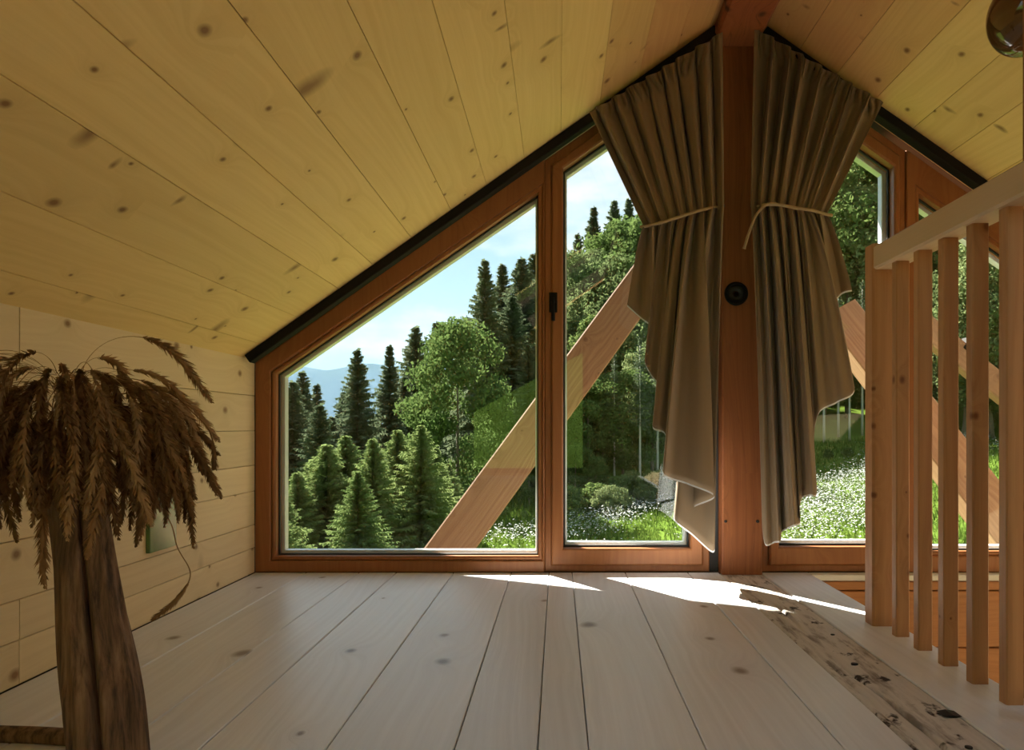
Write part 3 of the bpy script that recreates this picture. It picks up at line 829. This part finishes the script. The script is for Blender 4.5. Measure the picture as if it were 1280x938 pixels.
# ---------------------------------------------------------------- outside timbers
def strut(name, a, b, w, d, mat, label):
    a, b = Vector(a), Vector(b); t = b - a; L = t.length
    o = link(name, bar_mesh(name, w, d, L, mat, 'Z', 0.006), None, (a + b) / 2)
    z = t.normalized(); y = Vector((0, 1, 0)); x = y.cross(z).normalized(); y = z.cross(x)
    o.rotation_euler = Matrix((x, y, z)).transposed().to_euler()
    return tag(o, label, 'beam')
def ext(a, b, k0, k1):
    return a + (b - a) * k0, a + (b - a) * k1
A, B = P(558, 693, 3.55), P(776, 393, 4.0)
a_, b_ = ext(A, B, -0.75, 1.42)
strut('roof_brace', a_, b_, 0.205, 0.16, M['brace'], 'diagonal timber brace outside, crossing the left windows')
A, B = P(1277, 691, 3.55), P(1080, 437, 4.0)
a_, b_ = ext(A, B, -0.75, 1.20)
strut('roof_brace', a_, b_, 0.205, 0.16, M['brace'], 'diagonal timber brace outside, crossing the windows behind the railing')
sr = strut('slanted_rail', P(1128, 388, 3.32), P(1330, 550, 3.32), 0.105, 0.07, M['brace'], 'slanting timber rail outside the window behind the railing, with dark bracket')

link('bracket', bar_mesh('bracket', 0.07, 0.085, 0.03, M['black'], 'Y', 0.004), sr, (-0.06, 0, -0.15))

# ---------------------------------------------------------------- the hillside outside
def smooth(a, b, x):
    t = min(1.0, max(0.0, (x - a) / (b - a))); return t * t * (3 - 2 * t)
def ground_z(x, y):
    z = -3.2
    z -= 6.0 * smooth(-3.0, -14.0, x - 0.10 * max(0, y - 18)) * smooth(7, 20, y)
    z += 0.13 * max(0.0, x - 2.0) * smooth(10, 30, y)
    z += 0.22 * max(0.0, y - 34.0) * smooth(-26, 12, x)
    z += 0.22 * math.sin(x * 0.35 + 1) * math.sin(y * 0.27) * smooth(6, 14, y)
    z += 0.42 * max(0, -y - 9)
    return z
def grass_ground():
    t = NT('meadow_ground')
    c = t.add('TexCoord'); n = t.add('TexNoise', Scale=0.5, Detail=8.0, Roughness=0.7); t.l.new(c.outputs['Object'], n.inputs['Vector'])
    n2 = t.add('TexNoise', Scale=9.0, Detail=6.0, Roughness=0.8); t.l.new(c.outputs['Object'], n2.inputs['Vector'])
    f_ = t.math('MULTIPLY_ADD', n.outputs['Fac'], 0.5, t.math('MULTIPLY', n2.outputs['Fac'], 0.5))
    col = t.ramp(f_, [(0.35, (0.045, 0.080, 0.012)), (0.65, (0.10, 0.15, 0.026))])
    d = t.add('BsdfDiffuse'); t.l.new(col, d.inputs[0])
    return t.finish(d.outputs[0])
M['ground'] = grass_ground()
xs = np.concatenate([np.linspace(-220, -32, 16), np.linspace(-30, 45, 101), np.linspace(48, 220, 16)])
ys = np.concatenate([np.linspace(-90, 0, 20), np.linspace(1, 50, 66), np.linspace(52, 260, 32)])
v = [(x, y, ground_z(x, y)) for y in ys for x in xs]
nxs = len(xs)
f = [(j * nxs + i, j * nxs + i + 1, (j + 1) * nxs + i + 1, (j + 1) * nxs + i) for j in range(len(ys) - 1) for i in range(nxs - 1)]
tag(link('ground', mesh('ground', v, f, M['ground'], True)), 'green meadow hillside outside the house', 'ground', kind='structure')

def np_trunk(h, r0, r1, seg=8, lean=0.0):
    return tube_mesh('trunk', [(lean * math.sin(3 * t), 0, h * t) for t in [i / 8 for i in range(9)]], [r0 + (r1 - r0) * i / 8 for i in range(9)], M['bark'], seg)

def spruce_mesh(seed, H, R, levels, per, mat, bare=0.06, droop=0.35, density=9, rough=0.25, wid=0.13):
    r = np.random.default_rng(seed); T = []
    for li in range(levels):
        t = bare + (1 - bare) * (li + r.uniform(-0.3, 0.3)) / levels
        t = min(max(t, bare), 0.992)
        z0 = H * t
        L0 = R * ((1 - t) ** 0.85) * (0.55 + 0.45 * min(1, (t - bare) * 6 + .3)) + 0.06
        nb = max(4, int(per * (0.55 + 0.45 * (1 - t))))
        a0 = r.uniform(0, 6.28)
        for b in range(nb):
            a = a0 + 6.2832 * b / nb + r.uniform(-0.3, 0.3)
            L = L0 * (1 + r.uniform(-rough, rough * 0.8))
            dx, dy = math.cos(a), math.sin(a)
            rise = r.uniform(0.05, 0.30) + 0.55 * t ** 3
            ns = density
            for q in range(ns):
                s = (q + r.uniform(0.1, 0.9)) / ns
                d = L * s
                z = z0 + rise * d - droop * d * d / max(L, .3) * (1.2 - t)
                c = np.array([dx * d, dy * d, z])
                wl2 = (0.22 * L * (1 - 0.75 * s) + wid) * r.uniform(0.7, 1.2)
                for sd in (-1, 1):
                    an = a + sd * r.uniform(0.5, 1.0)
                    e = np.array([math.cos(an), math.sin(an), r.uniform(-0.55, 0.05)]) * wl2
                    hw = np.array([-dy * sd, dx * sd, 0]) * 0
                    pth = np.array([dx, dy, rise - 2 * droop * s]) * wl2 * 0.33
                    T.extend([c - pth * 0.5, c + pth * 0.5 , c + e])
                hang = np.array([dx * 0.15, dy * 0.15, -1.0]) * wl2 * r.uniform(0.5, 0.9)
                pth = np.array([dx, dy, 0]) * wl2 * 0.28
                T.extend([c - pth, c + pth, c + hang])
    # leader
    for q in range(10):
        a = r.uniform(0, 6.28); z = H * r.uniform(0.96, 1.0); l = 0.05 * R + 0.1
        T.extend([np.array([0, 0, z - l]), np.array([0, 0, z + l * .3]), np.array([math.cos(a) * l, math.sin(a) * l, z + 0.02])])
    return np_mesh('foliage', np.array(T), 3, mat)

def broad_mesh(seed, H, R, mat, clumps=70, leaves=230, base=0.22, leaf=0.16):
    r = np.random.default_rng(seed); out = []
    for c in range(clumps):
        u = r.uniform(0, 1); a = r.uniform(0, 6.2832)
        z = H * (base + (1 - base) * u)
        prof = math.sin(math.pi * min(1, 0.10 + 0.86 * u)) ** 0.6
        rad = R * prof * math.sqrt(r.uniform(0.25, 1.0))
        cen = np.array([rad * math.cos(a), rad * math.sin(a), z])
        sz = R * r.uniform(0.22, 0.38)
        d = r.normal(size=(leaves, 3)); d /= np.linalg.norm(d, axis=1)[:, None]
        p = cen + d * (sz * r.uniform(0.55, 1.0, size=(leaves, 1))) * np.array([1, 1, 0.75])
        nrm = d + r.normal(size=(leaves, 3)) * 0.7; nrm /= np.linalg.norm(nrm, axis=1)[:, None]
        t1 = np.cross(nrm, r.normal(size=(leaves, 3))); t1 /= np.linalg.norm(t1, axis=1)[:, None]
        t2 = np.cross(nrm, t1)
        s = leaf * r.uniform(0.6, 1.3, size=(leaves, 1))
        out.append(np.stack([p - t1 * s, p - t2 * s * 0.5, p + t1 * s, p + t2 * s * 0.5], axis=1).reshape(-1, 3))
    return np_mesh('foliage', np.concatenate(out), 4, mat)

PROTO = {}
def proto(key, fol, trunk): PROTO[key] = (fol, trunk)
for k in range(3):
    proto('tall%d' % k, spruce_mesh(100 + k, 20, [4.3, 3.5, 4.9][k], 66, 12, M['needle_dark'], bare=[0.10, 0.20, 0.05][k], droop=0.42, density=11, rough=0.38, wid=0.30), np_trunk(19.6, 0.26, 0.03))
for k in range(3):
    proto('young%d' % k, spruce_mesh(200 + k, 9, [2.9, 2.6, 3.2][k], 60, 14, M['needle_light'], bare=0.02, droop=0.15, density=13, rough=0.42, wid=0.16), np_trunk(8.8, 0.12, 0.015))
for k in range(2):
    proto('broad%d' % k, broad_mesh(300 + k, 12, [3.3, 3.9][k], M['leaf'], 80, 210), np_trunk(9, 0.2, 0.05, lean=0.2))
    proto('pale%d' % k, broad_mesh(320 + k, 12, [3.0, 3.6][k], M['leaf_pale'], 70, 230, leaf=0.14), np_trunk(9, 0.16, 0.05, lean=0.2))
for k in range(2):
    t_ = np_trunk(17, 0.15, 0.04); t_.materials.clear(); t_.materials.append(M['bark_pale'])
    proto('bare%d' % k, spruce_mesh(400 + k, 18, 2.3, 30, 7, M['needle_dark'], bare=0.45, droop=0.4, density=8, wid=0.2), t_)
proto('shrub0', broad_mesh(500, 2.2, 1.3, M['leaf'], 34, 150, base=0.1, leaf=0.10), np_trunk(1.4, 0.05, 0.02))
proto('shrub1', broad_mesh(501, 2.4, 1.5, M['leaf_pale'], 34, 150, base=0.1, leaf=0.09), np_trunk(1.4, 0.05, 0.02))
HT = {'tall': 20.0, 'young': 9.0, 'broad': 12.0, 'pale': 12.0, 'bare': 18.0, 'shru': 2.3}
NAMES = {'tall': 'spruce_tree', 'young': 'young_spruce', 'broad': 'broadleaf_tree', 'pale': 'broadleaf_tree', 'bare': 'bare_stemmed_spruce', 'shru': 'shrub'}
LAB = {'tall': ('tall dark spruce standing in the forest outside', 'tall dark spruces in the forest'),
       'young': ('light green young spruce in the thicket outside the large left window', 'young spruces below the large left window'),
       'broad': ('round-crowned green broadleaf tree among the spruces outside', 'broadleaf trees on the hillside'),
       'pale': ('sunlit pale green broadleaf tree on the hillside outside', 'pale broadleaf trees on the hillside'),
       'bare': ('slender spruce with pale bare stem at the forest edge', 'bare-stemmed spruces at the forest edge'),
       'shru': ('low leafy shrub at the edge of the meadow', 'shrubs along the meadow edge')}
rt = random.Random(77)
def tree(key, px, ytop, Y, label=None, group=None, wide=1.0):
    x = (px - CX) * Y / F
    z0 = ground_z(x, Y) - 0.05
    kd = key[:4] if key[:5] != 'young' and key[:5] != 'broad' else key[:5]
    h = CAMZ + (CY - ytop) * Y / F - z0
    s = h / HT[kd]
    o = empty(NAMES[kd], (x, Y, z0), (0, 0, rt.uniform(0, 6.28)))
    o.scale = (s * wide, s * wide, s)
    fol, tr = PROTO[key]
    link('foliage', fol, o); link('trunk', tr, o)
    lb, gr = LAB[kd]
    tag(o, label or lb, 'shrub' if kd == 'shru' else 'tree', group or gr)
    return o
# left view: dark spruces standing above the thicket
tree('tall2', 447, 436, 44, 'broad dark spruce standing in front of the blue hill, tallest of the left group')
tree('tall1', 487, 431, 47, 'narrow dark spruce in front of the blue hill')
for k, px, yt, Y in ((0, 366, 476, 41), (2, 400, 505, 38), (2, 430, 490, 50), (1, 345, 510, 40), (0, 378, 464, 46), (2, 357, 486, 52), (1, 396, 480, 55), (0, 340, 492, 48), (1, 415, 520, 40), (2, 520, 408, 58), (1, 545, 402, 62), (0, 506, 470, 50), (2, 470, 520, 52),
                     (1, 628, 330, 46), (2, 652, 322, 44), (0, 668, 316, 50), (2, 640, 370, 40), (0, 584, 395, 52)):
    tree('tall%d' % k, px, yt, Y, 'tall dark spruce rising behind the young spruces outside the large left window', 'tall spruces outside the large left window', wide=1.25)
tree('tall0', 606, 324, 40, 'tall dark spruce with spiky crown beside the round green tree')
tree('broad1', 572, 412, 33, 'round-crowned bright green tree between tall spruces outside the large left window', wide=0.78)
for k, px, yt, Y in ((0, 352, 610, 19), (1, 372, 590, 22), (2, 408, 556, 23), (0, 432, 545, 24), (1, 466, 548, 21), (2, 497, 538, 23), (0, 526, 532, 22), (1, 545, 560, 25), (2, 350, 640, 17), (1, 392, 575, 26), (0, 447, 590, 18), (2, 560, 580, 27)):
    tree('young%d' % k, px, yt, Y, wide=1.12)
for key, px, yt, Y in (('broad0', 610, 520, 36), ('broad0', 645, 500, 40), ('tall2', 660, 430, 38), ('broad1', 662, 560, 34), ('shrub0', 600, 628, 30), ('shrub0', 628, 632, 31), ('shrub1', 655, 640, 30)):
    kd = 'spruce' if key[:4] == 'tall' else 'shrub' if key[:4] == 'shru' else 'broadleaf tree'
    tree(key, px, yt, Y, {'spruce': 'tall dark spruce behind the diagonal brace outside the large left window', 'shrub': 'low shrub beside the lawn under the diagonal brace',
                          'broadleaf tree': 'green broadleaf tree behind the diagonal brace outside the large left window'}[kd], 'plants behind the left brace, ' + kd)
# the thicket goes on beyond the jamb of the left window
for i in range(16):
    key = ('young%d' if i % 2 else 'tall%d') % (i % 3)
    px = 318 - 17 * i
    tree(key, px, (585 + 12 * math.sin(i * 2.1)) if i % 2 else (486 + 14 * math.sin(i * 1.7)), (21 + i % 4) if i % 2 else (42 + 2 * (i % 5)),
         'young spruce in the thicket hidden by the left wall' if i % 2 else 'tall spruce standing beyond the left wall', 'spruces beyond the left wall, ' + key[:-1], wide=1.2)
for i, key in enumerate(('pale1', 'broad0', 'tall2', 'pale0', 'broad1', 'tall0', 'pale1', 'tall2')):
    tree(key, 1345 + 34 * i, 250 + 30 * (i % 3), 37 + 2 * (i % 4), 'tree on the hillside beyond the end of the railing', 'trees beyond the railing end')
# centre: wooded slope
for key, px, yt, Y in (('tall1', 742, 258, 62), ('tall0', 768, 250, 64), ('tall1', 786, 248, 66), ('tall2', 806, 240, 66), ('tall0', 722, 292, 60), ('tall1', 700, 300, 60), ('tall2', 830, 225, 66), ('tall2', 712, 330, 56),
                       ('pale0', 735, 318, 52), ('broad1', 790, 285, 55), ('pale1', 765, 330, 50), ('broad0', 825, 280, 52), ('pale0', 720, 400, 46), ('pale1', 800, 380, 46), ('broad0', 755, 400, 44),
                       ('broad1', 780, 470, 37), ('pale0', 815, 430, 39), ('broad0', 735, 480, 36), ('broad0', 710, 470, 38), ('bare0', 800, 420, 35), ('bare1', 822, 400, 36), ('bare0', 768, 440, 36), ('bare1', 845, 400, 36),
                       ('broad1', 720, 560, 33), ('broad0', 745, 575, 32), ('shrub0', 715, 610, 29), ('shrub0', 742, 606, 30), ('shrub0', 768, 598, 31), ('shrub1', 792, 596, 31), ('shrub0', 815, 590, 32), ('shrub1', 765, 612, 29), ('shrub0', 838, 590, 32)):
    kd = key[:-1]
    tree(key, px, yt, Y, {'tall': 'dark spruce on the wooded ridge outside the opening sash', 'pale': 'pale green broadleaf tree on the slope outside the opening sash',
                          'broad': 'mid green broadleaf tree on the slope outside the opening sash', 'bare': 'slender bare-stemmed spruce at the wood edge outside the opening sash',
                          'shrub': 'low shrub above the flower strip outside the opening sash'}[kd], 'slope outside the sash, ' + kd)
# behind post and right windows: forest to the top of the panes
for key, px, yt, Y in (('tall0', 870, 190, 62), ('tall2', 910, 170, 60), ('tall1', 950, 150, 60), ('tall2', 985, 140, 58), ('tall0', 1015, 130, 58), ('tall2', 1050, 130, 56), ('tall1', 1085, 130, 56), ('tall0', 1120, 130, 58), ('tall2', 1160, 130, 56), ('tall1', 1200, 140, 56),
                       ('tall0', 1240, 130, 58), ('tall2', 1285, 140, 58), ('tall1', 1330, 140, 58), ('pale0', 1040, 220, 50), ('broad1', 1075, 190, 50), ('pale1', 1100, 240, 48), ('broad0', 1060, 300, 46),
                       ('bare0', 1030, 360, 40), ('bare1', 1048, 350, 41), ('bare0', 1062, 370, 40), ('bare1', 1078, 350, 41), ('bare0', 1012, 370, 40), ('bare1', 1105, 350, 42), ('bare0', 1130, 350, 42), ('bare1', 1160, 360, 43),
                       ('broad1', 1175, 250, 46), ('pale1', 1205, 330, 38), ('pale0', 1240, 300, 37), ('pale1', 1270, 340, 36), ('pale0', 1180, 390, 39), ('pale1', 1310, 320, 37), ('broad0', 1225, 230, 46), ('broad1', 1280, 230, 46), ('bare1', 1190, 380, 41), ('bare0', 1212, 380, 41),
                       ('broad0', 1005, 455, 45), ('broad1', 1032, 460, 46), ('broad0', 1058, 450, 45), ('broad1', 1085, 455, 46), ('broad0', 1120, 450, 46), ('broad1', 1165, 450, 46), ('broad0', 1205, 460, 46), ('shrub0', 1010, 565, 37), ('shrub0', 1035, 562, 37), ('shrub0', 1060, 560, 37), ('shrub0', 1085, 556, 38), ('shrub0', 1120, 552, 38), ('shrub1', 1160, 548, 38), ('shrub0', 1200, 545, 38), ('shrub0', 985, 570, 36), ('shrub1', 1240, 540, 38)):
    kd = key[:-1]
    tree(key, px, yt, Y, {'tall': 'high dark spruce filling the view right of the post', 'pale': 'pale sunlit broadleaf tree outside behind the stair railing',
                          'broad': 'mid green broadleaf tree outside right of the post', 'bare': 'slender pale-stemmed spruce at the wood edge right of the post',
                          'shrub': 'low shrub at the top of the meadow right of the post'}[kd], 'hillside right of the post, ' + kd)
# white-flowered strip curving across the meadow, and grass
def seg_d(x, y, pl):
    best = 99
    for (x0, y0), (x1, y1) in zip(pl, pl[1:]):
        t = max(0, min(1, ((x - x0) * (x1 - x0) + (y - y0) * (y1 - y0)) / ((x1 - x0) ** 2 + (y1 - y0) ** 2)))
        best = min(best, math.hypot(x - x0 - t * (x1 - x0), y - y0 - t * (y1 - y0)))
    return best
STRIP_A = [(-2.6, 23.5), (0.6, 24.4), (2.8, 28.5), (4.3, 32)]
STRIP_B = [(6.6, 22), (9.0, 25), (12, 30), (20, 37)]
def in_strip(x, y):
    return seg_d(x, y, STRIP_A) < 0.9 or seg_d(x, y, STRIP_B) < 2.2
rg = np.random.default_rng(12)
fl, gr_ = [], []
n_f = 0
while n_f < 17000:
    x, y = rg.uniform(-4, 22), rg.uniform(19, 39)
    if not in_strip(x + rg.normal() * 0.6, y + rg.normal() * 0.6): continue
    z = ground_z(x, y) + rg.uniform(0.15, 0.55); s = rg.uniform(0.015, 0.042); a = rg.uniform(0, 3.14)
    dx, dy = math.cos(a) * s, math.sin(a) * s
    fl += [(x - dx, y - dy, z), (x + dy, y - dx, z + s * rg.uniform(-.9, .9)), (x + dx, y + dy, z), (x - dy, y + dx, z + s * rg.uniform(-.9, .9))]
    n_f += 1
tag(link('flower_heads', np_mesh('flower_heads', np.array(fl), 4, plain('white_petals', (0.34, 0.35, 0.33), 0.9, spec=0.1))), 'strip of tiny white wildflowers across the meadow', 'flowers', kind='stuff')
for _ in range(52000):
    x, y = rg.uniform(-6, 28), 12 + 28 * rg.uniform() ** 1.0
    z = ground_z(x, y) - 0.02; h = rg.uniform(0.12, 0.36); a = rg.uniform(0, 3.14); w = 0.03
    gr_ += [(x - math.cos(a) * w, y - math.sin(a) * w, z), (x + math.cos(a) * w, y + math.sin(a) * w, z), (x + rg.uniform(-.12, .12), y + rg.uniform(-.12, .12), z + h)]
tag(link('meadow_grass', np_mesh('meadow_grass', np.array(gr_), 3, leaf_mat('grass_blades', (0.05, 0.09, 0.014), (0.115, 0.165, 0.03)))), 'green meadow grass on the hillside', 'grass', kind='stuff')

# far wooded ridge with haze in the valley before it
v, f = [], []
hx_ = np.linspace(-900, 500, 90); hy = np.linspace(900, 1500, 12)
for j, y in enumerate(hy):
    for x in hx_:
        t = j / 11
        px = CX + F * x / y
        crest = (CY - (459 + 3 * math.sin(px * 0.05) + 2 * math.sin(px * .21) - 0.02 * (px - 400))) * 1150 / F
        z = -60 + (crest + 60) * math.sin(min(1, t * 2.4) * math.pi / 2) + 1.5 * math.sin(x * 0.21 + 3 * t) + 1.2 * math.sin(x * 0.47)
        v.append((x, y, z))
for j in range(11):
    for i in range(89):
        f.append((j * 90 + i, j * 90 + i + 1, (j + 1) * 90 + i + 1, (j + 1) * 90 + i))
tag(link('far_hill', mesh('far_hill', v, f, plain('far_forest', (0.02, 0.032, 0.022), 1.0, spec=0.0, noise=0.5, scale=0.08), True)), 'distant wooded ridge, blue in the haze', 'hill', kind='structure')
def haze_mat():
    t = NT('valley_haze'); vsn = t.add('VolumeScatter', Density=0.00042, Anisotropy=0.0); vsn.inputs['Color'].default_value = (0.40, 0.66, 1.0, 1)
    t.l.new(vsn.outputs[0], t.out.inputs['Volume']); return t.m
hz_ = bar('valley_haze', -900, 150, 270, 890, -70, 130, haze_mat(), None, 'Y', 1.0)
tag(hz_, 'blue summer haze in the valley before the far ridge', 'haze', kind='stuff')
